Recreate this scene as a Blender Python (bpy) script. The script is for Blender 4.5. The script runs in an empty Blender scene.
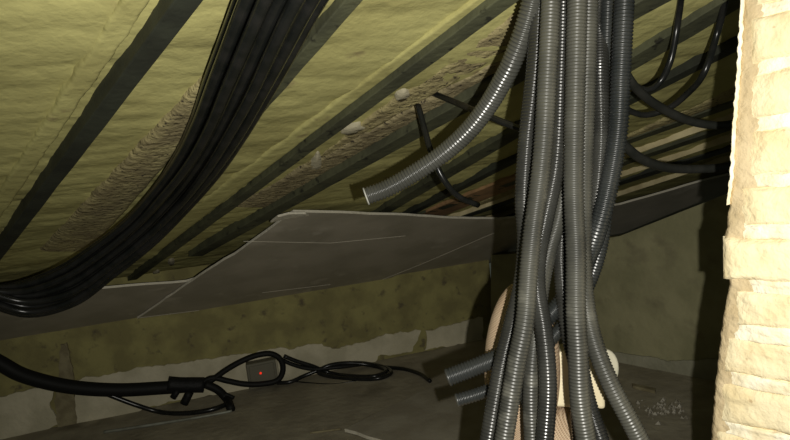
import bpy, bmesh, math, random
import numpy as np
from mathutils import Vector, Matrix, noise
random.seed(7)
rng = np.random.default_rng(7)
sc = bpy.context.scene
col = sc.collection

# ------------------------------------------------------------------ camera
FPX = 620.0                      # focal length in pixels of the 790 x 440 frame
UP = np.array((-.127, .987, -.093)); UP /= np.linalg.norm(UP)      # the true vertical seen from the camera
FW = np.array((0, 0, 1.0)); YC = FW - UP * FW.dot(UP); YC /= np.linalg.norm(YC)
XC = -np.cross(YC, UP); 
if XC[0] < 0: XC = -XC
CAM_H = .93
B = np.array((XC, YC, UP))       # rows: world axes in lens coordinates (right, up, forward)
def W(p): 
    q = B @ np.asarray(p, float); return np.array((q[0], q[1], q[2] + CAM_H))
def D(v): return B @ np.asarray(v, float)
cd = bpy.data.cameras.new('camera'); cam = bpy.data.objects.new('camera', cd); col.objects.link(cam)
cd.sensor_width = 36; cd.lens = 36 * FPX / 790; cd.clip_start = .02
r_, u_, f_ = D((1, 0, 0)), D((0, 1, 0)), D((0, 0, 1))
cam.matrix_world = Matrix(((r_[0], u_[0], -f_[0], 0), (r_[1], u_[1], -f_[1], 0), (r_[2], u_[2], -f_[2], CAM_H), (0, 0, 0, 1)))
sc.camera = cam
# ------------------------------------------------------------------ world, flash, exposure
wd = bpy.data.worlds.new('world'); sc.world = wd; wd.use_nodes = True
bg = wd.node_tree.nodes['Background']; bg.inputs[0].default_value = (.9, 1, .8, 1); bg.inputs[1].default_value = .04
ld = bpy.data.lights.new('camera_flash', 'SPOT'); ld.energy = 54; ld.spot_size = math.radians(125); ld.spot_blend = .9
ld.shadow_soft_size = .004; ld.color = (1, .97, .88)
flash = bpy.data.objects.new('camera_flash', ld); col.objects.link(flash)
fm = cam.matrix_world.copy(); fm.translation = Vector(W((.05, -.014, .0))); flash.matrix_world = fm
sc.view_settings.view_transform = 'Standard'; sc.view_settings.look = 'None'; sc.view_settings.gamma = 1
sc.view_settings.exposure = 0.0

# ------------------------------------------------------------------ rays and planes (lens coordinates)
def uv(px, py): return (px - 395) / FPX, (220 - py) / FPX
def at(px, py, z): u, v = uv(px, py); return np.array((u * z, v * z, z))
class Plane:
    def __init__(s, n, p): s.n = np.asarray(n, float) / np.linalg.norm(n); s.d = s.n.dot(p)
    def hit(s, px, py, off=0.0):
        u, v = uv(px, py); r = np.array((u, v, 1.0)); return r * ((s.d + off) / s.n.dot(r))
DE = np.array((4.11, .624, 1)); DE /= np.linalg.norm(DE)            # along the eaves
P0 = at(490, 338, 3.1); PG = at(700, 388, 2.3)
floorP = Plane(UP, P0)
DG = PG - P0; DG /= np.linalg.norm(DG)                              # along the return wall
nE = np.cross(DE, UP); nE /= np.linalg.norm(nE)
if nE[2] > 0: nE = -nE
nG = np.cross(DG, UP); nG /= np.linalg.norm(nG)
if nG[2] > 0: nG = -nG
backP = Plane(nE, P0); rightP = Plane(nG, P0)
rn = np.array((-.375, 2.007, .394)); roofP = Plane(rn, rn / rn.dot(rn)); 
bn = np.array((-.276, 1.158, .4396)); boardP = Plane(bn, bn / bn.dot(bn))

# ------------------------------------------------------------------ materials
def mat(name, base, rough=.8, second=None, scale=8, stretch=(1, 1, 1), lo=.4, hi=.6, bump=0, bscale=40, spec=.4, dark=None, dscale=30, dlo=.62, dhi=.7, metal=0, detail=6):
    m = bpy.data.materials.new(name); m.use_nodes = True; nt = m.node_tree; n = nt.nodes; L = nt.links
    b = n['Principled BSDF']; b.inputs['Roughness'].default_value = rough; b.inputs['Specular IOR Level'].default_value = spec
    b.inputs['Metallic'].default_value = metal
    tc = n.new('ShaderNodeTexCoord'); mp = n.new('ShaderNodeMapping'); L.new(tc.outputs['Object'], mp.inputs[0]); mp.inputs['Scale'].default_value = stretch
    def nz(s, d=detail):
        t = n.new('ShaderNodeTexNoise'); t.inputs['Scale'].default_value = s; t.inputs['Detail'].default_value = d; L.new(mp.outputs[0], t.inputs[0]); return t
    def mix(c1, c2, fac, a, bb):
        r = n.new('ShaderNodeMapRange'); r.inputs[1].default_value = a; r.inputs[2].default_value = bb; L.new(fac, r.inputs[0])
        x = n.new('ShaderNodeMix'); x.data_type = 'RGBA'; L.new(r.outputs[0], x.inputs[0])
        for c, i in ((c1, 6), (c2, 7)):
            if isinstance(c, tuple): x.inputs[i].default_value = (*c, 1)
            else: L.new(c, x.inputs[i])
        return x.outputs[2]
    c = base
    if second: c = mix(base, second, nz(scale).outputs[0], lo, hi)
    if dark: c = mix(c, dark, nz(dscale, 8).outputs[0], dlo, dhi)
    if isinstance(c, tuple): b.inputs['Base Color'].default_value = (*c, 1)
    else: L.new(c, b.inputs['Base Color'])
    if bump:
        bp = n.new('ShaderNodeBump'); bp.inputs['Strength'].default_value = bump; bp.inputs['Distance'].default_value = .01
        L.new(nz(bscale, 8).outputs[0], bp.inputs['Height']); L.new(bp.outputs[0], b.inputs['Normal'])
    return m
M = {}
M['foam'] = mat('foam', (.45, .42, .17), .9, (.37, .34, .135), 5, bump=.5, bscale=30, spec=.15, dark=(.25, .2, .1), dscale=14, dlo=.66, dhi=.76)
M['foam_dusty'] = mat('foam_dusty', (.40, .345, .17), .95, (.27, .225, .12), 16, lo=.42, hi=.62, bump=.9, bscale=60, spec=.1, dark=(.06, .05, .035), dscale=90, dlo=.6, dhi=.68)
M['foam_brown'] = mat('foam_brown', (.33, .28, .155), .95, (.21, .175, .1), 14, lo=.4, hi=.6, bump=.9, bscale=60, spec=.1, dark=(.05, .04, .03), dscale=80, dlo=.6, dhi=.68)
M['filler'] = mat('filler', (.46, .42, .29), .9, bump=.5, bscale=60)
M['rafter'] = mat('rafter', (.085, .088, .05), .7, (.055, .057, .035), 10, bump=.3, bscale=60, spec=.25, dark=(.02, .02, .014), dscale=40)
M['rafter_black'] = mat('rafter_black', (.036, .04, .028), .6, (.024, .026, .019), 10, bump=.2, bscale=60, spec=.3)
M['lath'] = mat('lath', (.36, .21, .1), .8, (.25, .15, .07), 20, (1, 1, 1), bump=.3, bscale=60)
M['pale_wood'] = mat('pale_wood', (.68, .59, .35), .85, (.5, .42, .24), 12, bump=.3)
M['board'] = mat('board', (.40, .36, .285), .55, (.32, .29, .225), 5, bump=.15, bscale=25, spec=.35, dark=(.46, .42, .34), dscale=9, dlo=.6, dhi=.72)
M['gypsum'] = mat('gypsum', (.62, .58, .47), .9, bump=.4, bscale=80)
M['wall'] = mat('wall', (.31, .28, .115), .95, (.22, .195, .085), 9, bump=.6, bscale=25, spec=.1, dark=(.13, .11, .065), dscale=24, dlo=.6, dhi=.74)
M['wall_side'] = mat('wall_side', (.37, .345, .2), .95, (.28, .265, .15), 5, bump=.5, bscale=25, spec=.1, dark=(.22, .2, .12), dscale=9, dlo=.56, dhi=.74)
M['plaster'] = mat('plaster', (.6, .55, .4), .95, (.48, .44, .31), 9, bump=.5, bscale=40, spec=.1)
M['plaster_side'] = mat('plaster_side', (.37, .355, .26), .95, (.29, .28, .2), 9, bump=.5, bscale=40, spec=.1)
M['joint'] = mat('joint', (.27, .235, .135), .95, (.19, .16, .09), 25, bump=.6)
M['floor'] = mat('floor', (.36, .325, .235), .9, (.28, .25, .18), 7, bump=.4, bscale=30, spec=.2, dark=(.18, .16, .11), dscale=5, dlo=.58, dhi=.72)
M['brick'] = mat('brick', (.8, .69, .45), .9, (.7, .57, .33), 22, lo=.42, hi=.68, bump=.55, bscale=70, spec=.1, dark=(.48, .36, .2), dscale=90, dlo=.68, dhi=.78)
M['mortar'] = mat('mortar', (.86, .8, .63), .95, (.78, .67, .45), 30, bump=.6, bscale=70, spec=.1)
M['mortar_brown'] = mat('mortar_brown', (.56, .45, .28), .95, (.46, .36, .21), 25, bump=.7, bscale=60, spec=.1)
M['conduit'] = mat('conduit', (.02, .02, .018), .26, (.05, .05, .044), 12, lo=.45, hi=.75, spec=.5)
M['conduit_dusty'] = mat('conduit_dusty', (.07, .069, .057), .36, (.035, .035, .03), 10, lo=.4, hi=.62, spec=.42, dark=(.12, .117, .097), dscale=22, dlo=.62, dhi=.75)
M['conduit_grey'] = mat('conduit_grey', (.06, .06, .052), .28, (.035, .035, .03), 12, lo=.45, hi=.75, spec=.5)
M['conduit_dark'] = mat('conduit_dark', (.014, .016, .016), .33, (.026, .028, .027), 12, spec=.5)
M['conduit_cut'] = mat('conduit_cut', (.4, .4, .36), .5)
M['bore'] = mat('bore', (.01, .01, .01), .9)
M['cable'] = mat('cable', (.009, .01, .009), .25, (.016, .016, .015), 30, spec=.35)
M['cable_matt'] = mat('cable_matt', (.009, .009, .008), .6, spec=.2)
M['sleeve'] = mat('sleeve', (.018, .019, .016), .45, (.03, .03, .026), 20, spec=.3)
M['tape'] = mat('tape', (.008, .008, .008), .6, bump=.4, bscale=60, spec=.25)
M['cream'] = mat('cream', (.74, .66, .46), .5, (.66, .57, .38), 12, spec=.4)
M['pale_cap'] = mat('pale_cap', (.42, .4, .3), .4, (.5, .47, .36), 30, spec=.5)
M['socket'] = mat('socket', (.15, .14, .1), .6, spec=.3)
M['socket_side'] = mat('socket_side', (.34, .31, .22), .6)
M['steel'] = mat('steel', (.3, .31, .26), .5, (.2, .2, .16), 20, metal=.3)
M['sheet'] = mat('sheet', (.36, .33, .25), .85, (.29, .26, .19), 8, bump=.2)
M['rubble'] = mat('rubble', (.2, .18, .13), .7, (.4, .37, .3), 40)
m = bpy.data.materials.new('led'); m.use_nodes = True; b = m.node_tree.nodes['Principled BSDF']
b.inputs['Base Color'].default_value = (.5, .02, .01, 1); b.inputs['Emission Color'].default_value = (1, .035, .012, 1); b.inputs['Emission Strength'].default_value = .8; M['led'] = m
# woven tan cloth: a fine dotted mesh
m = mat('sacking', (.58, .45, .31), .85, (.5, .37, .25), 14, spec=.15); M['sacking'] = m
nt = m.node_tree; n = nt.nodes; b = n['Principled BSDF']; tc = n['Texture Coordinate']
mp = n.new('ShaderNodeMapping'); mp.inputs['Rotation'].default_value = (.3, .5, .6); nt.links.new(tc.outputs['Object'], mp.inputs[0])
hs = []
for d in ('X', 'Z'):
    w = n.new('ShaderNodeTexWave'); w.bands_direction = d; w.inputs['Scale'].default_value = 110; w.inputs['Distortion'].default_value = .4; nt.links.new(mp.outputs[0], w.inputs[0]); hs.append(w)
mx = n.new('ShaderNodeMath'); mx.operation = 'MULTIPLY'; nt.links.new(hs[0].outputs['Fac'], mx.inputs[0]); nt.links.new(hs[1].outputs['Fac'], mx.inputs[1])
old = b.inputs['Base Color'].links[0].from_socket
mc = n.new('ShaderNodeMix'); mc.data_type = 'RGBA'; nt.links.new(mx.outputs[0], mc.inputs[0]); nt.links.new(old, mc.inputs[6]); mc.inputs[7].default_value = (.2, .11, .055, 1)
nt.links.new(mc.outputs[2], b.inputs['Base Color'])
bp = n.new('ShaderNodeBump'); bp.invert = True; bp.inputs['Strength'].default_value = .5; bp.inputs['Distance'].default_value = .002; nt.links.new(mx.outputs[0], bp.inputs['Height']); nt.links.new(bp.outputs[0], b.inputs['Normal'])

# ------------------------------------------------------------------ builders
def link(name, verts, faces, material, parent=None, smooth=False):
    """verts in lens coordinates -> ONE mesh object whose origin is its base."""
    w = np.array([W(p) for p in verts]) if not isinstance(verts, np.ndarray) else np.c_[verts @ B.T] + np.array((0, 0, CAM_H))
    org = np.array((w[:, 0].mean(), w[:, 1].mean(), w[:, 2].min())) if parent is None else np.array(parent.location)
    me = bpy.data.meshes.new(name); me.from_pydata((w - org).tolist(), [], faces)
    mats = material if isinstance(material, (list, tuple)) else [material]
    for mm in mats: me.materials.append(mm)
    if smooth: me.polygons.foreach_set('use_smooth', [True] * len(me.polygons))
    me.update()
    bmx = bmesh.new(); bmx.from_mesh(me); bmesh.ops.recalc_face_normals(bmx, faces=bmx.faces); bmx.to_mesh(me); bmx.free()
    o = bpy.data.objects.new(name, me); col.objects.link(o)
    if parent is None: o.location = org
    else: o.parent = parent
    return o
def tag(o, label, cat, group=None, kind=None):
    o['label'] = label; o['category'] = cat
    if group: o['group'] = group
    if kind: o['kind'] = kind
    return o
def struct(o): o['kind'] = 'structure'; return o
def empty(name, p):
    o = bpy.data.objects.new(name, None); col.objects.link(o); o.location = W(p); o.empty_display_size = .02; return o
def prism(poly, n, h):
    """polygon of lens points extruded by h along n."""
    a = [np.asarray(p) for p in poly]; k = len(a); v = a + [p + n * h for p in a]
    f = [tuple(range(k)), tuple(range(2 * k - 1, k - 1, -1))] + [(i, (i + 1) % k, k + (i + 1) % k, k + i) for i in range(k)]
    return v, f
def box(c, ax, half):
    c = np.asarray(c, float); v = []
    for sx in (-1, 1):
        for sy in (-1, 1):
            for sz in (-1, 1): v.append(c + ax[0] * half[0] * sx + ax[1] * half[1] * sy + ax[2] * half[2] * sz)
    return v, [(0, 1, 3, 2), (4, 6, 7, 5), (0, 4, 5, 1), (2, 3, 7, 6), (0, 2, 6, 4), (1, 5, 7, 3)]
def bevel(o, w, seg=2):
    md = o.modifiers.new('bevel', 'BEVEL'); md.width = w; md.segments = seg; md.limit_method = 'ANGLE'; return o
def spline(P, step):
    P = np.asarray(P, float); Q = np.vstack([2 * P[0] - P[1], P, 2 * P[-1] - P[-2]]); out = []
    for i in range(1, len(Q) - 2):
        p0, p1, p2, p3 = Q[i - 1:i + 3]
        d = [max(np.linalg.norm(b - a), 1e-6) ** .5 for a, b in ((p0, p1), (p1, p2), (p2, p3))]
        m1 = ((p1 - p0) / d[0] - (p2 - p0) / (d[0] + d[1]) + (p2 - p1) / d[1]) * d[1]
        m2 = ((p2 - p1) / d[1] - (p3 - p1) / (d[1] + d[2]) + (p3 - p2) / d[2]) * d[1]
        t = np.linspace(0, 1, 60, endpoint=False)[:, None]
        out.append((2*t**3-3*t**2+1)*p1 + (t**3-2*t**2+t)*m1 + (-2*t**3+3*t**2)*p2 + (t**3-t**2)*m2)
    C = np.vstack(out + [P[-1:]]); s = np.r_[0, np.cumsum(np.linalg.norm(np.diff(C, axis=0), axis=1))]
    k = max(3, int(s[-1] / step)); q = np.linspace(0, s[-1], k)
    return np.c_[[np.interp(q, s, C[:, j]) for j in range(3)]].T
def tube(path, R, seg=12, step=.01, ribs=None, depth=.1, hollow=False):
    """ribs = pitch of the corrugation; returns verts, faces in lens coordinates; R may be (start, end)."""
    st = ribs / 4 if ribs else step
    C = spline(path, st); N = len(C)
    T = np.gradient(C, axis=0); T /= np.linalg.norm(T, axis=1)[:, None]
    a = np.cross(T[0], (0, 0, 1.0)); 
    if np.linalg.norm(a) < .1: a = np.cross(T[0], (1.0, 0, 0))
    a /= np.linalg.norm(a); A = [a]
    for i in range(1, N):
        a = A[-1] - T[i] * A[-1].dot(T[i]); A.append(a / np.linalg.norm(a))
    A = np.array(A); Bn = np.cross(T, A)
    rad = np.linspace(R[0], R[1], N) if isinstance(R, tuple) else np.full(N, R)
    if ribs:
        ph = np.arange(N) % 4; rad = rad * np.where(ph < 2, 1.0, 1 - depth)
        C = C + T * (np.where(ph == 0, .18, np.where(ph == 1, -.0, np.where(ph == 2, -.18, 0))) * st)[:, None]
    th = np.linspace(0, 2 * math.pi, seg, endpoint=False)
    V = (C[:, None, :] + rad[:, None, None] * (np.cos(th)[None, :, None] * A[:, None, :] + np.sin(th)[None, :, None] * Bn[:, None, :])).reshape(-1, 3)
    i = np.arange(N - 1)[:, None] * seg; j = np.arange(seg)[None, :]; j2 = (j + 1) % seg
    F = np.stack([i + j, i + j2, i + seg + j2, i + seg + j], -1).reshape(-1, 4).tolist()
    F.append(tuple(range(seg))[::-1])
    if not hollow: F.append(tuple(range((N - 1) * seg, N * seg)))
    return V, F, C, T, rad
def lines(pts): return [at(*p) for p in pts]
def under_roof(P, gap):
    out = []
    for x, y, z in P:
        u, v_ = uv(x, y); zr = 1 / (rn[0] * u + rn[1] * v_ + rn[2]); d = gap / abs(roofP.n.dot((u, v_, 1.0))); out.append(at(x, y, min(z, zr - d)))
    return out
def cable(name, P, R, m, label, cat='cable', group=None, seg=10, step=.012):
    V, F, *_ = tube(P, R, seg, step); return tag(link(name, V, F, m, smooth=True), label, cat, group)
KZ = 1.12                        # distance of the hanging bundle
def conduit(pts, width, m, label, cut=False, pitch=.0046, group='corrugated conduits of the hanging bundle', kz=KZ):
    pts = [(x, y, z * kz) for x, y, z in pts]
    zm = np.mean([p[2] for p in pts]); R = width / FPX * zm / 2
    P = lines(pts); V, F, C, T, rad = tube(P, R, 20, ribs=pitch, depth=.075 if 'glossy' in label or 'leftmost' in label else .095 if m is M['conduit_dusty'] else .13, hollow=cut)
    o = tag(link('corrugated_conduit', V, F, m, smooth=True), label, 'conduit', group)
    if cut:      # the sawn end: a pale ring round a dark bore
        c, t = C[-1], T[-1]; a = np.cross(t, (0, 1.0, 0)); a /= np.linalg.norm(a); b2 = np.cross(t, a); th = np.linspace(0, 2 * math.pi, 20, endpoint=False)
        ring = lambda r, s: [c + t * s + r * (a * math.cos(q) + b2 * math.sin(q)) for q in th]
        v = ring(R, .0) + ring(R * 1.01, .0022) + ring(R * .8, .0022) + ring(R * .8, -.03)
        f = [(k * 20 + i, k * 20 + (i + 1) % 20, k * 20 + 20 + (i + 1) % 20, k * 20 + 20 + i) for k in range(3) for i in range(20)]
        e = link('cut_end', v, f, M['conduit_cut'] if kz == 1 else M['conduit_dusty'], o, True); e['label'] = 'pale sawn end ring' if kz == 1 else 'dusty sawn end ring'
        v = ring(R * .79, -.02); bo = link('bore', v, [tuple(range(20))], M['bore'], o)
    return o

# ------------------------------------------------------------------ floor, walls, roof
# floor: world-level slab
def grid(origin, ex, ey, nx, ny, fn):
    v = np.array([origin + ex * (i / nx) + ey * (j / ny) for j in range(ny + 1) for i in range(nx + 1)])
    nrm = np.cross(ex, ey); nrm /= np.linalg.norm(nrm)
    d = np.array([fn(*((v[k] - origin) @ np.array((ex / np.linalg.norm(ex), ey / np.linalg.norm(ey))).T)) for k in range(len(v))])
    f = [(j * (nx + 1) + i, j * (nx + 1) + i + 1, (j + 1) * (nx + 1) + i + 1, (j + 1) * (nx + 1) + i) for j in range(ny) for i in range(nx)]
    return v + nrm * d[:, None], f
HDE = DE - UP * DE.dot(UP); HDE /= np.linalg.norm(HDE); QB = np.cross(UP, HDE); 
if QB[2] < 0: QB = -QB
nz3 = lambda x, y, s, k=0: noise.noise(Vector((x * s, y * s, k)))
v, f = grid(P0 - HDE * 2.6 - QB * 2.6, HDE * 5.2, QB * 2.75, 90, 50, lambda x, y: .006 * nz3(x, y, 3) + .003 * nz3(x, y, 11))
fl = struct(link('floor', v, f, M['floor'], smooth=True))
# eaves wall and return wall
v, f = grid(P0 - DE * 2.4 - UP * .03, DE * 2.44, UP * .62, 120, 26, lambda x, y: .006 * nz3(x, y, 5, 3) + .003 * nz3(x, y, 17, 3))
wb = struct(link('wall_back', v, f, M['wall'], smooth=True))
c0 = P0 - UP * .03; H0 = UP.dot(backP.hit(490, 262) - c0)
g1, g2 = rightP.hit(620, 236), rightP.hit(716, 198); LG = 1.75
top = lambda s: g1 + (g2 - g1) * ((s - DG.dot(g1)) / DG.dot(g2 - g1))
s0 = DG.dot(P0); poly = [P0 - UP * .03, P0 + DG * LG - UP * .03, top(s0 + LG), top(DG.dot(g1)), rightP.hit(512, 254), rightP.hit(491, 255)]
v, f = prism(poly, -nG, .07)
wr = struct(link('wall_right', v, f, M['wall_side']))
# foam-sprayed roof deck: stretched sags across the slope
nR = -roofP.n * np.sign(roofP.n[1])                                 # points down into the room
ER = DE - nR * DE.dot(nR); ER /= np.linalg.norm(ER); QR = np.cross(nR, ER); QR = QR if QR[2] > 0 else -QR
C0 = roofP.hit(395, 150)
def sag(x, y):
    r = noise.noise(Vector((x * 1.6, y * 9, 2))) ; s = noise.noise(Vector((x * 3, y * 26 + .6 * math.sin(x * 4), 5)))
    return .008 * r + .006 * (1 - abs(s) * 2) * .5 + .0025 * nz3(x, y, 30, 1)
v, f = grid(C0 - ER * 2.7 - QR * 1.0, ER * 5.6, QR * 3.3, 320, 260, sag)
if np.cross(ER, QR).dot(nR) < 0: pass
cl = struct(link('ceiling', v, f, M['foam'], smooth=True))
# strips of foam standing proud beside the rafters (dusty edges)
def strip(U, L, h, m, n=220, k=14, seed=0, rag=1.0):
    a, b = (np.array(roofP.hit(*p)) for p in U); c, d = (np.array(roofP.hit(*p)) for p in L); v = []
    for j in range(n + 1):
        t = j / n; p, q = a + (b - a) * t, c + (d - c) * t; wv = (q - p) / np.linalg.norm(q - p)
        for i in range(k + 1):
            s = i / k; w = p + (q - p) * s
            e = h * min(1, .25 + min(i, k - i) / 3) if 0 < i < k else -.03
            P3 = Vector(w * 14); Q3 = Vector(w * 55); o3 = Vector((seed, 0, 0))
            j_ = .3 * rag * (.004 * noise.noise(P3 + o3) + .003 * noise.noise(Q3 + o3)) + .001 * rag * noise.noise(Q3 * 2.3)
            sw = rag * (.007 * noise.noise(P3 * 1.3 - o3) + .004 * noise.noise(Q3 * 1.2 - o3))
            v.append(w + nR * (e + j_) + wv * sw)
    f = [(j * (k + 1) + i, j * (k + 1) + i + 1, (j + 1) * (k + 1) + i + 1, (j + 1) * (k + 1) + i) for j in range(n) for i in range(k)]
    return struct(link('foam_ridge', v, f, m, smooth=True))
def ext(p, q, y0, y1):
    """the pixel line through p, q from row y0 to row y1"""
    g = (q[0] - p[0]) / (q[1] - p[1]); return ((p[0] + (y0 - p[1]) * g, y0), (p[0] + (y1 - p[1]) * g, y1))
strip(ext((70, 73), (0, 185), -70, 262), ext((100, 73), (-10, 233), -70, 262), .009, M['foam'], seed=1, rag=.45)
strip(ext((184, 92), (96, 185), -40, 248), ext((212, 112), (134, 202), -40, 248), .012, M['foam_dusty'], seed=2, rag=.4)
strip(ext((370, 73), (236, 172), -40, 250), ext((388, 74), (262, 172), -40, 250), .007, M['foam'], seed=3, rag=.25)
strip(ext((470, 73), (300, 166), -20, 205), ext((492, 73), (300, 188), -20, 205), .008, M['foam_brown'], seed=4, rag=.8)
strip(ext((428, 73), (308, 161), -20, 163), ext((470, 73), (306, 165), -20, 163), .006, M['foam_dusty'], seed=5, rag=.7)
strip(ext((640, 128), (719, 92), 205, 60), ext((640, 137), (719, 103), 205, 20), .008, M['foam_dusty'], seed=6, rag=.5)

# ------------------------------------------------------------------ sheets leaning from the eaves wall (lens points on the board plane)
nB = -boardP.n * np.sign(boardP.n[1])
def sheet(name, px, off, th, label, m=M['board'], edge=M['gypsum'], plane=boardP, nn=None, group='grey ceiling sheets'):
    nn = nB if nn is None else nn
    poly = []
    for i, p in enumerate(px):                                       # ragged edges
        q = px[(i + 1) % len(px)]; a, b = plane.hit(*p), plane.hit(*q); k = max(1, int(np.linalg.norm(b - a) / .05))
        for j in range(k):
            w = a + (b - a) * j / k
            if j: w = w + (b - a) / np.linalg.norm(b - a) * 0 + np.cross(nn, (b - a) / np.linalg.norm(b - a)) * random.uniform(-.004, .004)
            poly.append(w + nn * off)
    v, f = prism(poly, -nn, th); o = link(name, v, f, [m, edge])
    for i, p in enumerate(o.data.polygons): p.material_index = 0 if i < 2 else 1
    return tag(o, label, 'ceiling sheet', group)
sheet('ceiling_sheet', [(-90, 295), (100, 289), (186, 282), (300, 252), (420, 240), (490, 232), (508, 257), (250, 301), (-90, 361)], 0, .009,
      'long grey ceiling sheet at the left behind the sagging black cable bundle')
sheet('ceiling_sheet', [(293, 209), (242, 246), (186, 282), (137, 316), (255, 302), (378, 281), (497, 229), (502, 217), (440, 215), (395, 212)], .012, .009,
      'large grey ceiling sheet with pale broken slanting edge, under the cut hanging conduit')
big = bpy.data.objects['ceiling_sheet.001']
def seam(pts, wpx):
    v = []; f = []
    P = []
    for (x0, y0), (x1, y1) in zip(pts, pts[1:]):
        for t in np.linspace(0, 1, 24, endpoint=False): P.append((x0 + (x1 - x0) * t, y0 + (y1 - y0) * t))
    P.append(pts[-1])
    for i, (x, y) in enumerate(P):
        h = boardP.hit(x, y); w = wpx * .0017 * (1 + .7 * noise.noise(Vector((x * .15, y * .15, 3)))); g = np.cross(nB, boardP.hit(x + 1, y) - h); g /= np.linalg.norm(g)
        v += [h + nB * .013 + g * w, h + nB * .013 - g * w, h + nB * .0115 - g * w, h + nB * .0115 + g * w]
        if i: q = 4 * i; f += [(q - 4 + k, q - 4 + (k + 1) % 4, q + (k + 1) % 4, q + k) for k in range(4)]
    f += [(0, 1, 2, 3), (len(v) - 4, len(v) - 1, len(v) - 2, len(v) - 3)]
    o = link('seam', v, f, M['gypsum'], big); o['label'] = 'pale torn seam line'; return o
seam([(139, 315), (255, 301), (300, 293)], .45); seam([(382, 277), (420, 262), (494, 230)], .5); seam([(243, 238), (330, 240), (405, 233)], .28); seam([(262, 290), (330, 282)], .2)
sheet('ceiling_sheet', [(494, 231), (497, 219), (560, 212), (620, 204), (700, 181), (800, 157), (800, 215), (620, 246), (509, 259), (380, 281)], .004, .009,
      'dark grey sheet running from behind the conduits to the brick pier')

# ------------------------------------------------------------------ rafters
def rafter(U, L, y0, y1, h, m, label, name='rafter', cat='rafter', group='dark rafters under the roof'):
    """U: upper edge where the near face meets the roof; the width is set so the far lower edge falls on L."""
    a, b = (roofP.hit(*p) for p in ext(*U, y0, y1)); dr = b - a; dr /= np.linalg.norm(dr)
    s = np.cross(nR, dr); s = s if s.dot(QR) > 0 else -s
    mid = roofP.hit((U[0][0] + U[1][0]) / 2, (U[0][1] + U[1][1]) / 2)
    (lx0, ly0), (lx1, ly1) = L; w = .05; lo, hi = .004, .4
    for _ in range(40):
        w = (lo + hi) / 2; p = mid + s * w + nR * h; px, py = 395 + FPX * p[0] / p[2], 220 - FPX * p[1] / p[2]
        yl = ly0 + (px - lx0) * (ly1 - ly0) / (lx1 - lx0)
        if py < yl: lo = w
        else: hi = w
    print('rafter', label[:30], 'w=%.3f' % w)
    v = []; N = 40
    for i in range(N + 1):
        c = a + (b - a) * i / N; j = lambda k: .0012 * noise.noise(Vector((i * .5, k, len(label))))
        v += [c + nR * -.02 + s * j(1), c + nR * (h + j(2)) + s * j(3), c + nR * (h + j(4)) + s * (w + j(5)), c - nR * .02 + s * w]
    f = [(0, 1, 2, 3), (4 * N, 4 * N + 3, 4 * N + 2, 4 * N + 1)] + [(4 * i + k, 4 * i + (k + 1) % 4, 4 * i + 4 + (k + 1) % 4, 4 * i + 4 + k) for i in range(N) for k in range(4)]
    return bevel(tag(link(name, v, f, m), label, cat, group), .002, 2)
RB, RG = M['rafter_black'], M['rafter']
rafter(((108, 73), (0, 233)), ((146, 73), (10, 250)), -130, 330, .030, RB, 'broad near-black rafter, leftmost, left of the black cable bundle')
rafter(((300, 40), (246, 107)), ((312, 63), (250, 122)), -40, 235, .02, M['rafter'], 'dark rafter partly hidden behind the upper black cable bundle')
rafter(((385, 74), (260, 172)), ((418, 74), (265, 187)), -110, 300, .021, RG, 'long dark green rafter just right of the black cable bundle')
rafter(((482, 77), (295, 187)), ((495, 95), (340, 183)), -110, 250, .027, RG, 'wide grey-green rafter ending above the corner of the large grey sheet')
rafter(((506, 127), (426, 177)), ((506, 144), (400, 212)), -110, 235, .018, RG, 'dark rafter crossing just behind the cut hanging conduit')
rafter(((506, 157), (400, 213)), ((506, 168), (410, 217)), -40, 240, .018, RB, 'dark rafter above the orange-brown lath')
rafter(((628, 136), (719, 103)), ((628, 145), (719, 112)), 235, -30, .012, RG, 'dark rafter right of the bundle, below the upper sagging cables')
rafter(((625, 158), (719, 126)), ((622, 167), (719, 134)), 235, -30, .012, RG, 'dark rafter right of the bundle, between two sagging cables')
rafter(((616, 180), (719, 147)), ((616, 188), (719, 154)), 235, -30, .012, RB, 'lowest dark rafter right of the bundle, just above the grey sheet')
lath = lambda U, L, y0, y1, h, m, lab: rafter(U, L, y0, y1, h, m, lab, 'timber_lath', 'lath', 'thin laths under the roof')
lath(((506, 176), (400, 220)), ((506, 192), (425, 222)), 165, 240, .012, M['lath'], 'orange-brown timber lath above the large grey sheet')
lath(((628, 150), (719, 117)), ((622, 157), (719, 124)), 235, -30, .022, M['pale_wood'], 'pale tan lath right of the bundle, between the upper and middle dark rafters')
lath(((622, 171), (719, 138)), ((616, 178), (719, 144)), 235, -30, .022, M['pale_wood'], 'pale tan lath right of the bundle, between the middle and lowest dark rafters')
lath(((616, 192), (719, 158)), ((616, 197), (719, 163)), 235, -30, .022, M['pale_wood'], 'lowest pale tan lath right of the bundle, touching the right grey sheet')
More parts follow.
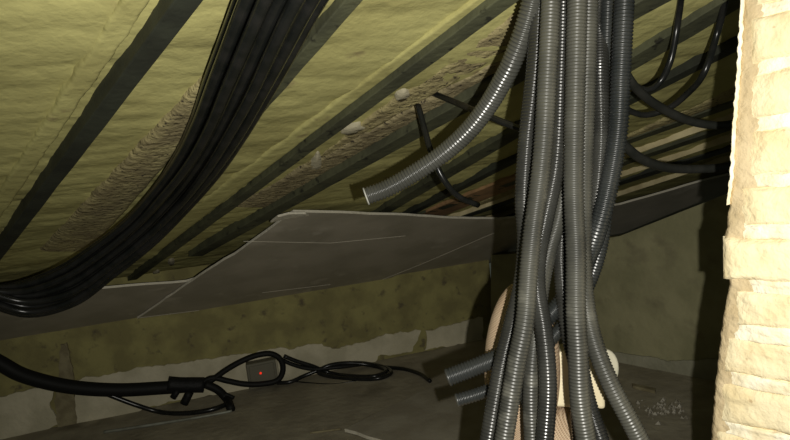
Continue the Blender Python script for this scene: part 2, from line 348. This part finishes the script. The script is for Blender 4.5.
# broken sliver and dabs of filler
v, f = prism([roofP.hit(*p) + nR * .05 for p in ((275, 199), (286, 196), (303, 196), (306, 198), (290, 200), (268, 205))], nR, .007)
bevel(tag(link('wood_sliver', v, f, M['gypsum']), 'pale broken splinter at the top corner of the large grey sheet', 'splinter'), .001)
def dab(cx, cy, rx, ry, label, seed):
    c = roofP.hit(cx, cy) + nR * .0065; ex = roofP.hit(cx + rx, cy - ry * .8) - roofP.hit(cx, cy); ey = roofP.hit(cx + 2, cy + ry) - roofP.hit(cx, cy); v = [c + nR * .0025]; f = []
    for k, (s, h) in enumerate(((.75, .0015), (1, -.014))):
        for i in range(18):
            t = i / 18 * 2 * math.pi; q = s * (1 + .35 * noise.noise(Vector((math.cos(t) * 1.5, math.sin(t) * 1.5, seed)))); v.append(c + ex * math.cos(t) * q + ey * math.sin(t) * q + nR * h)
    f = [(0, 1 + i, 1 + (i + 1) % 18) for i in range(18)] + [(1 + i, 19 + i, 19 + (i + 1) % 18, 1 + (i + 1) % 18) for i in range(18)]
    return tag(link('filler_dab', v, f, M['filler'], smooth=True), label, 'filler dab', 'pale dabs of filler')
dab(316, 161, 7, 10, 'largest pale dab of filler, above the large sheet corner', 1)
dab(352, 127, 14, 5, 'middle pale dab of filler along the dark green rafter', 2)
dab(402, 93, 9, 5, 'topmost pale dab of filler, near the top of the dark green rafter', 3)
dab(156, 272, 4, 3, 'small pale dab of filler just above the left sheet edge', 4)
dab(171, 261, 4, 3, 'small pale dab of filler, second above the left sheet edge', 5)

# ------------------------------------------------------------------ plaster left on the walls
def patch(plane, nrm, px, m, name='plaster_patch', th=.008, amp=.012):
    a = [plane.hit(*p) for p in px]; poly = []
    for i, p in enumerate(a):
        q = a[(i + 1) % len(a)]; L = np.linalg.norm(q - p); k = max(1, int(L / .012)); t = (q - p) / L; s = np.cross(nrm, t)
        for j in range(k):
            w = p + (q - p) * j / k; poly.append(w + s * amp * noise.noise(Vector(w * 22)) + s * amp * .4 * noise.noise(Vector(w * 70)))
    v, f = prism([w - nrm * .012 for w in poly], nrm, .012 + th)
    return struct(link(name, v, f, m))
patch(backP, nE, [(-90, 420), (0, 396), (45, 387), (56, 386), (50, 402), (60, 424), (0, 444), (-90, 470)], M['plaster'])
patch(backP, nE, [(74, 380), (140, 368), (200, 360), (250, 352), (300, 347), (322, 343), (332, 350), (400, 331), (420, 330), (412, 351), (378, 356), (372, 366), (330, 378), (180, 399), (120, 416), (76, 424)], M['plaster'])
patch(backP, nE, [(425, 330), (483, 317), (483, 340), (425, 350)], M['plaster'])
patch(backP, nE, [(61, 343), (68, 342), (75, 382), (77, 423), (58, 430), (56, 400)], M['joint'], 'mortar_joint', .011, .01)
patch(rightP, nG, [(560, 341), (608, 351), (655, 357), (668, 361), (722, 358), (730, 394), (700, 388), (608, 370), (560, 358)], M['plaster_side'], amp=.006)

# ------------------------------------------------------------------ near brick pier at the right
FD = np.array((.815, .015, -1)); FD -= UP * FD.dot(UP); FD /= np.linalg.norm(FD)
FN = np.cross(FD, UP); FN = FN if FN[2] < 0 else -FN
pierP = Plane(FN, at(733, 150, .76))
edge = [(-80, 748), (0, 742), (73, 738), (100, 736), (125, 734), (180, 731), (227, 725), (243, 722), (262, 722), (277, 727), (283, 728), (328, 720), (357, 717), (405, 712), (440, 710), (560, 700)]
ex_ = lambda y: float(np.interp(y, [e[0] for e in edge], [e[1] for e in edge]))
# mortar core with a ragged arris
ys = np.linspace(-110, 520, 130); NX = 14; v = []; nrow = NX + 3
for i, y in enumerate(ys):
    x0 = ex_(y) + 1.8 * noise.noise(Vector((y * .09, 1, 0))) + 1.2 * noise.noise(Vector((y * .3, 2, 0)))
    base = pierP.hit(x0, y)
    v.append(base - FN * .16 + FD * .01); v.append(base - FN * .012)
    for k in range(NX + 1):
        p = base + FD * (.30 * (k / NX) ** 1.5); v.append(p + FN * (-.005 if k == 0 else .002 * noise.noise(Vector(p * 60)) - .001))
f = [(i * nrow + k, i * nrow + k + 1, (i + 1) * nrow + k + 1, (i + 1) * nrow + k) for i in range(len(ys) - 1) for k in range(nrow - 1)]
pier = struct(link('wall_near', v, f, M['mortar_brown'], smooth=True))
# bricks and pointing: pillow-shaped pieces with a worn face
def lump(corners, th, seed, amp):
    """corners: 4 face points (lens) -> rounded worn block"""
    a, b, c, d = corners; n = 14; v = []
    for j in range(n + 1):
        for i in range(n + 1):
            s, t = i / n, j / n; p = (a * (1 - s) + b * s) * (1 - t) + (d * (1 - s) + c * s) * t
            e = min(s, 1 - s, t, 1 - t) * n
            h = th * min(1, (e / 2.2)) ** .7 if e > 0 else -.004
            w = amp * (noise.noise(Vector(p * 90) + Vector((seed, 0, 0))) + .6 * noise.noise(Vector(p * 220)))
            q = (FD * noise.noise(Vector(p * 45) + Vector((0, seed, 0))) + UP * noise.noise(Vector(p * 50) + Vector((seed, seed, 0)))) * amp * 1.6
            v.append(p + FN * (h + w) + q)
    f = [(j * (n + 1) + i, j * (n + 1) + i + 1, (j + 1) * (n + 1) + i + 1, (j + 1) * (n + 1) + i) for j in range(n) for i in range(n)]
    return v, f
J = [(-42, 12), (13, 12), (69, 12), (125, 13), (181, 11), (231, 14), (285, 13), (332, 16), (381, 12), (431, 12), (482, 12)]
DY = [-.22, -.19, -.16, -.13, -.10, -.03, .03, .1, .16, .2, .24]
BV, BF, MV, MF = [], [], [], []
def addto(VV, FF, vf):
    k = len(VV); VV.extend(vf[0]); FF.extend([tuple(x + k for x in q) for q in vf[1]])
inset = {3: 11, 4: 13, 5: 2, 2: 9, 6: 6, 7: 5, 8: 5, 9: 3}
for k in range(len(J) - 1):
    (y0, t0), (y1, t1) = J[k], J[k + 1]; ym = (y0 + y1) / 2; x0 = ex_(ym) + {0: 8, 1: 9, 2: 12, 3: 13, 4: 10, 5: 0, 6: 9, 7: 4, 8: 6, 9: 5}[k]
    r0, r1 = pierP.hit(x0, y0 + t0 * .36 + (x0 - 750) * DY[k]), pierP.hit(x0, y1 - t1 * .36 + (x0 - 750) * DY[k + 1])
    pos = 0.0; wd_ = (.2, .105, .21, .2)[k % 4]
    while pos < .28:
        e = min(pos + wd_, .29)
        addto(BV, BF, lump([r1 + FD * pos, r1 + FD * e, r0 + FD * e, r0 + FD * pos], (.0075 if k == 5 else .0045) + .002 * random.random(), k * 3.1 + pos, .0019)); pos = e + .011; wd_ = .21
    xs = ex_(y1) + (14, 12, 14, 15, 12, 16, 10, 9, 7, 6)[k]
    q0, q1 = pierP.hit(xs, y1 - t1 * .62 + (xs - 750) * DY[k + 1]), pierP.hit(xs, y1 + t1 * .62 + (xs - 750) * DY[k + 1])
    addto(MV, MF, lump([q1, q1 + FD * .29, q0 + FD * .29, q0], .005, k * 1.7, .0026))
link('brick_courses', BV, BF, M['brick'], pier, True); link('pointing', MV, MF, M['mortar'], pier, True)
# white lip of mortar down the arris
v = []; 
for i, y in enumerate(np.linspace(-20, 205, 80)):
    x0 = ex_(y) - 1 + 1.5 * noise.noise(Vector((y * .15, 7, 0))); p = pierP.hit(x0, y); w = .0016 * (1 + 1.2 * noise.noise(Vector((y * .2, 9, 0)))) * min(1, (205 - y) / 25 + .15)
    v += [p - FN * .012, p + FN * .002, p + FD * w + FN * .003, p + FD * (w + .001) - FN * .008]
f = [(4 * i + k, 4 * i + k + 1, 4 * i + 5 + k, 4 * i + 4 + k) for i in range(79) for k in range(3)]
link('mortar_lip', v, f, M['mortar'], pier, True)

# ------------------------------------------------------------------ hanging bundle of corrugated conduits (pixel row, column, distance along the run)
CD, CU, CK = M['conduit'], M['conduit_dusty'], M['conduit_dark']
conduit([(548, -110, .80), (530, 10, .86), (512, 62, .90), (503, 80, .92), (489, 104, .95), (470, 129, .98), (444, 153, 1.01), (413, 174, 1.03), (386, 189, 1.04), (367, 196, 1.04)], 20, M['conduit_grey'],
        'conduit bending left to a cut open end above the large grey sheet', True, .0056, 'cut corrugated conduits', 1)
conduit([(545, -110, .76), (536, 60, .77), (527, 146, .77), (524, 200, .775), (526, 245, .785), (522, 285, .785), (513, 322, .78), (503, 362, .775), (489, 440, .77), (480, 500, .77)], 19, CD,
        'leftmost black conduit of the hanging bundle')
conduit([(556, -110, .73), (548, 60, .725), (542, 160, .72), (533, 230, .72), (529, 270, .72), (525, 321, .72), (516, 366, .725), (504, 440, .73), (494, 500, .73)], 19.5, CU,
        'dusty grey conduit at the front of the bundle, second from the left')
conduit([(566, -110, .765), (561, 73, .765), (556, 165, .755), (545, 220, .755), (538, 256, .755), (537, 288, .755), (543, 325, .752), (547, 362, .75), (548, 395, .75), (545, 440, .75), (540, 500, .75)], 18, CD,
        'glossy black conduit with a bright streak, just right of the dusty front conduit low down')
conduit([(572, -110, .79), (568, 73, .795), (567, 150, .79), (559, 215, .79), (550, 247, .79), (543, 277, .79), (537, 320, .79), (532, 365, .785), (531, 405, .785), (533, 450, .785), (537, 500, .785)], 17, CU,
        'dusty conduit mostly hidden behind the glossy one with the bright streak')
conduit([(580, -110, .74), (576, 60, .735), (574, 150, .73), (574, 200, .73), (576, 250, .73), (576, 310, .73), (578, 354, .735), (580, 400, .74), (588, 450, .745), (598, 500, .75)], 20.5, CU,
        'thick dusty conduit straight down the bundle in front of the cream box')
conduit([(592, -110, .76), (587, 60, .757), (584, 150, .755), (583, 210, .765), (583, 265, .775), (586, 305, .775), (595, 345, .77), (611, 385, .765), (630, 421, .76), (646, 452, .76), (670, 500, .76)], 19, CU,
        'grey conduit curving away to the lower right of the bundle')
conduit([(586, -110, .78), (581, 73, .805), (574, 150, .81), (564, 220, .805), (561, 255, .80), (564, 300, .80), (570, 340, .80), (577, 370, .80), (580, 400, .80), (586, 450, .80), (594, 500, .80)], 16, CD,
        'slim conduit mostly hidden just left of the thick middle conduit')
conduit([(630, -110, .75), (621, 70, .75), (618, 130, .75), (609, 185, .755), (598, 228, .77), (583, 267, .80), (564, 299, .815), (547, 318, .82), (525, 339, .822), (500, 356, .824), (475, 367, .826), (449, 377, .83)], 19, CK,
        'dark conduit at the right edge of the bundle, crossing to the upper left cut end', True, .0049, 'cut corrugated conduits')
conduit([(612, -110, .77), (606, 73, .79), (606, 140, .79), (606, 195, .79), (602, 240, .80), (590, 281, .82), (575, 308, .835), (556, 334, .835), (530, 362, .835), (500, 385, .835), (478, 394, .835), (458, 400, .838)], 14, CK,
        'thinner dark conduit crossing behind to the lower left cut end', True, .0049, 'cut corrugated conduits')
conduit([(600, -110, .78), (595, 73, .80), (592, 150, .79), (587, 220, .79), (583, 280, .785), (581, 330, .785), (581, 365, .78), (587, 398, .78), (603, 447, .775), (618, 500, .775)], 17, CD,
        'conduit showing low between the thick middle one and the right curving one')
conduit([(604, -110, .80), (600, 20, .80), (600, 73, .775), (601, 140, .765), (597, 190, .775), (591, 235, .80), (585, 270, .815), (579, 310, .82), (577, 350, .825), (578, 400, .825), (585, 500, .83)], 17, CD,
        'dark conduit high between the thick middle one and the right edge one')
cable('flat_cable', lines([(514, 350, .82 * KZ), (521, 380, .815 * KZ), (528, 405, .81 * KZ), (536, 436, .81 * KZ), (548, 500, .81 * KZ)]), .0095, M['sleeve'], 'smooth dark cable low between the dusty conduits')

# ------------------------------------------------------------------ black cable bundle at the left
LB = [(262, -70, .78), (236, 0, .92), (208, 73, 1.06), (190, 125, 1.2), (170, 165, 1.33), (136, 212, 1.5), (84, 252, 1.66), (42, 277, 1.72), (0, 288, 1.72), (-60, 292, 1.66)]
RBd = [(372, -70, .84), (324, 0, .98), (284, 73, 1.14), (264, 107, 1.25), (244, 140, 1.36), (212, 185, 1.52), (160, 240, 1.68), (100, 288, 1.76), (70, 306, 1.76), (32, 312, 1.74), (0, 301, 1.68), (-60, 270, 1.6)]
def resamp(P, k):
    P = np.array(P, float); s = np.r_[0, np.cumsum(np.hypot(*np.diff(P[:, :2], axis=0).T))]; return np.c_[[np.interp(np.linspace(0, s[-1], k), s, P[:, j]) for j in range(3)]].T
LA, RA = resamp(LB, 14), resamp(RBd, 14)
NC = 11
places = ['leftmost', 'second from the left', 'third from the left', 'fourth from the left', 'fifth from the left', 'in the middle', 'fifth from the right', 'fourth from the right', 'third from the right', 'second from the right', 'rightmost']
for k in range(NC):
    t = (k + .5) / NC; P = LA * (1 - t) + RA * t
    if k >= 8: P[9:, 1] += np.array([0, 1, 3, 4, 0])[:len(P[9:])] * (k - 7) * .6
    jit = np.cumsum(rng.normal(0, 1.1, (14, 2)), axis=0); jit -= np.linspace(jit[0], jit[-1], 14); P[:, :2] += jit * (.6 if k not in (0, NC - 1) else .2)
    P[:, 2] += (.0, -.035, -.012, -.05)[k % 4]
    cable('power_cable', under_roof(P, (.035, .065, .045, .08)[k % 4]), (.0088, .0098), M['cable'], 'black cable of the bundle under the roof, ' + places[k] + ' at the top', 'cable', 'black cables of the left bundle', 10, .02)

# ------------------------------------------------------------------ thin cables among the rafters
def on_roof(pts, off): return [roofP.hit(x, y) + nR * o for x, y, o in pts]
cable('thin_cable', lines([(418, 105, 1.25), (425, 131, 1.24), (433, 157, 1.22), (444, 180, 1.22), (458, 196, 1.24), (478, 205, 1.28)]), .0062, M['cable'], 'thin black cable looping down behind the cut conduit, loose lower end')
cable('thin_cable', lines([(430, 92, 1.3), (457, 103, 1.22), (485, 115, 1.12), (520, 128, 1.05), (560, 136, 1.0), (600, 130, .98)]), .0062, M['cable'], 'thin black cable running across behind the cut conduit into the bundle')
cable('sagging_cable', lines([(596, -60, .85), (606, 30, 1.0), (626, 74, 1.05), (642, 94, 1.1), (669, 112, 1.16), (698, 123, 1.2), (726, 125, 1.22), (770, 112, 1.25)]), (.0078, .0085), M['sleeve'], 'thick black cable sagging from the bundle to the pier, upper right', group='cables sagging towards the brick pier')
cable('sagging_cable', lines([(600, 96, 1.2), (628, 110, 1.22), (645, 115, 1.23), (669, 108, 1.22), (690, 91, 1.18), (704, 73, 1.13), (718, 30, 1.12), (732, -30, 1.02)]), .0062, M['cable'], 'thinner black cable turning up to the roof behind the thick sagging one', group='cables sagging towards the brick pier')
cable('sagging_cable', lines([(600, 120, 1.0), (624, 145, 1.05), (642, 159, 1.1), (669, 168, 1.16), (698, 169, 1.2), (724, 167, 1.22), (770, 155, 1.25)]), (.0085, .0088), M['sleeve'], 'lower black cable sagging from the bundle to the pier, above the right grey sheet', group='cables sagging towards the brick pier')
cable('sagging_cable', lines([(606, -40, .9), (612, 30, 1.05), (624, 68, 1.12), (636, 86, 1.14), (648, 90, 1.14), (660, 82, 1.14), (670, 62, 1.12), (678, 20, 1.1), (684, -30, 1.0)]), .006, M['cable'], 'short black cable loop high beside the right of the bundle', group='cables sagging towards the brick pier')

# ------------------------------------------------------------------ things on the floor along the eaves wall
def low(px, py, lift=.012, gap=.05):
    a, b = floorP.hit(px, py, lift), backP.hit(px, py)
    b = b * (1 - gap / b[2]); return a if 0 < a[2] < b[2] else b
def low_cable(name, pts, R, m, label, cat='cable', gap=.05, group=None, seg=10): 
    return cable(name, [low(x, y, R if isinstance(R, float) else R[0], gap) for x, y in pts], R, m, label, cat, group, seg)
hv = empty('cable_bundle', low(190, 388, .0, .1))
tag(hv, 'thick black taped cable bundle hanging along the back wall at the left', 'cable bundle')
def hchild(name, pts, R, m, gap=.1):
    V, F, *_ = tube([low(x, y, .012, gap) for x, y in pts], R, 10, .012); return link(name, V, F, m, hv, True)
hchild('sheathed_run', [(-70, 338), (-20, 353), (0, 363), (20, 374), (50, 383), (80, 388), (120, 390), (160, 388), (190, 386), (204, 385)], (.031, .028), M['cable_matt'])
hchild('tape_wrap', [(168, 384), (180, 385), (192, 385), (204, 385)], .034, M['tape'])
hchild('loop', [(196, 389), (212, 380), (226, 370), (242, 361), (258, 355), (272, 354), (281, 360), (283, 371), (278, 380), (262, 384), (244, 384), (228, 381), (212, 378), (200, 384)], .0125, M['cable_matt'], .09)
for pts, R in (([(205, 384), (218, 390), (226, 398), (231, 409)], .018), ([(190, 392), (187, 398), (184, 404)], .017), ([(178, 390), (175, 395), (173, 398)], .013), ([(212, 388), (225, 394), (234, 398)], .009)):
    hchild('cable_end', pts, R, M['cable_matt'], .12)
low_cable('thin_cable', [(96, 390), (112, 396), (136, 405), (160, 412), (190, 413), (214, 409), (232, 402)], .010, M['cable'], 'thin black cable drooping from the thick bundle down to the floor', gap=.11)
low_cable('coiled_cable', [(280, 359), (294, 365), (312, 369), (340, 367), (368, 364), (386, 368), (391, 373), (380, 378), (356, 379), (334, 377), (318, 372), (328, 366), (350, 363), (374, 366), (386, 371), (376, 376), (350, 376), (330, 373), (312, 366), (296, 361), (284, 356)], .0095, M['cable'], 'flattened coil of black cable lying on the floor right of the socket box', gap=.06)
low_cable('coiled_cable', [(276, 383), (290, 382), (304, 376), (322, 369), (340, 364), (362, 363), (384, 367), (404, 369), (420, 374), (430, 381)], .009, M['cable'], 'black cable across the coil with its loose tip pointing right on the floor', gap=.05)
low_cable('thin_wire', [(290, 381), (312, 383), (334, 384), (356, 381)], .003, M['cable'], 'very thin dark wire on the floor just below the coil', seg=8)
# socket box with a red light
ax = (HDE, UP, nE)
bc = backP.hit(262, 371); fz = UP.dot(P0); bc = bc + UP * 0 + nE * .03
zpx = bc[2] / FPX
sb = empty('socket_box', bc - UP * 13 * zpx)
tag(sb, 'grey-brown socket box with a red light at the foot of the back wall', 'socket box')
bevel(link('housing', *box(bc, ax, (14.5 * zpx, 13 * zpx, .03)), M['socket'], sb), .006, 3)
bevel(link('side_cover', *box(bc + HDE * 14.6 * zpx, ax, (1.6 * zpx, 12.2 * zpx, .026)), M['socket_side'], sb), .003)
bevel(link('face_plate', *box(bc + nE * .031, ax, (12 * zpx, 10.5 * zpx, .004)), M['socket'], sb), .003)
c = bc + nE * .037 + UP * 2.5 * zpx - HDE * 1.5 * zpx; th = [i / 12 * 2 * math.pi for i in range(12)]
v = [c + nE * .004] + [c + (HDE * math.cos(t) + UP * math.sin(t)) * .005 for t in th] + [c - nE * .006 + (HDE * math.cos(t) + UP * math.sin(t)) * .006 for t in th]
f = [(0, 1 + i, 1 + (i + 1) % 12) for i in range(12)] + [(1 + i, 13 + i, 13 + (i + 1) % 12, 1 + (i + 1) % 12) for i in range(12)]
o = link('indicator_light', v, f, M['led'], sb, True); o['label'] = 'glowing red indicator light'
# steel bar and loose sheet on the floor
low_cable('steel_bar', [(104, 432), (150, 425), (200, 417), (232, 411)], .006, M['steel'], 'thin greenish steel bar lying on the floor at the left', 'bar', seg=8)
nF = UP
o = sheet('floor_sheet', [(345, 433), (379, 416), (436, 388), (520, 398), (640, 420), (640, 470), (480, 475), (392, 447)], .016, .012, 'grey sheet lying on the floor, pale broken corner at its left', M['sheet'], M['gypsum'], floorP, UP, None)
o['category'] = 'sheet'
low_cable('plaster_offcut', [(310, 433), (326, 431), (341, 429)], .004, M['joint'], 'thin dark splinter on the floor left of the loose sheet', 'splinter', seg=6)
# rubble by the return wall
v, f = [], []
for k in range(60):
    x, y = random.gauss(662, 16), random.gauss(411, 5); p = floorP.hit(x, y, .004); r = random.uniform(.004, .012)
    q = len(v)
    for d in ((1, 0, 0), (0, 1, 0), (-1, 0, 0), (0, -1, 0), (0, 0, 1), (0, 0, -1)):
        dd = np.array(d) * r * random.uniform(.6, 1.2); v.append(p + HDE * dd[0] + QB * dd[1] + UP * dd[2])
    f += [tuple(q + i for i in t) for t in ((0, 1, 4), (1, 2, 4), (2, 3, 4), (3, 0, 4), (1, 0, 5), (2, 1, 5), (3, 2, 5), (0, 3, 5))]
tag(link('rubble', v, f, M['rubble']), 'scatter of small pale crumbs on the floor by the right wall', 'rubble', kind='stuff')
v, f = prism([floorP.hit(*p) for p in ((632, 386), (656, 391), (655, 394), (633, 389))], UP, .012)
bevel(tag(link('wood_offcut', v, f, M['joint']), 'thin dark strip on the floor in front of the right wall', 'offcut'), .002)

# ------------------------------------------------------------------ tan sacking and cream box behind the bundle
led_top = at(540, 488, .92 * KZ)
hgt = UP.dot(led_top)
c = led_top + YC * .01; c = c - UP * (UP.dot(c) - hgt)
lo_ = UP.dot(P0)
lc = c - UP * ((hgt - lo_) / 2)
pl = struct(link('ledge', *box(lc + YC * .03, (XC, UP, YC), (.16, (hgt - lo_) / 2, .13)), M['mortar_brown']))
def ball(c, r, ax, n=20):
    v = []; f = []
    for j in range(n + 1):
        t = math.pi * j / n
        for i in range(2 * n):
            q = math.pi * i / n; v.append(c + ax[0] * r[0] * math.sin(t) * math.cos(q) + ax[1] * r[1] * math.cos(t) + ax[2] * r[2] * math.sin(t) * math.sin(q))
    f = [(j * 2 * n + i, j * 2 * n + (i + 1) % (2 * n), (j + 1) * 2 * n + (i + 1) % (2 * n), (j + 1) * 2 * n + i) for j in range(n) for i in range(2 * n)]
    return v, f
AXL = (np.array((.985, .17, 0)), np.array((-.17, .985, 0)), np.array((0, 0, 1.0)))
AX0 = (XC, UP, YC)
px1 = 1.0 / FPX
v, f = ball(at(522, 369, .905 * KZ), (38 * .9 * KZ * px1, 89 * .9 * KZ * px1, .055), (np.array((1.0, 0, 0)), np.array((0, 1.0, 0)), np.array((0, 0, 1.0))))
v2, f2 = ball(at(545, 446, .92 * KZ), (46 * .92 * KZ * px1, 44 * .92 * KZ * px1, .065), AX0)
k = len(v); v += v2; f += [tuple(i + k for i in q) for q in f2]
o = link('woven_sack', v, f, M['sacking'], smooth=True)
tag(o, 'slumped tan woven sack behind the lower conduits', 'sack')
md = o.modifiers.new('remesh', 'REMESH'); md.mode = 'VOXEL'; md.voxel_size = .004; md.use_smooth_shade = True
md = o.modifiers.new('smooth', 'SMOOTH'); md.iterations = 8; md.factor = .5
# cream box resting on the sack, with a pale round cap
bx = at(577, 375, .915 * KZ); AXB = (np.array((.985, .0, -.17)), np.array((0, 1.0, 0)), np.array((.17, 0, .985)))
cb = empty('plastic_box', at(577, 402, .915 * KZ)); tag(cb, 'cream plastic box behind the thick middle conduit, on the tan sack', 'box')
bevel(link('body', *box(bx, AXB, (24 * .915 * KZ / FPX, 27 * .915 * KZ / FPX, .035)), M['cream'], cb), .005, 3)
cc = at(604, 367, .91 * KZ); V, F, *_ = tube([cc + np.array((0, 0, .03)), cc, cc - np.array((0, 0, .012))], 1.0, 24, .006)
vv = np.array(V); vv = cc + (vv - cc) * np.array((13 * .91 * KZ / FPX, 19 * .91 * KZ / FPX, 1.0))
o = bevel(link('round_cap', vv, F, M['pale_cap'], cb), .004, 3); o['label'] = 'pale rounded end cap'
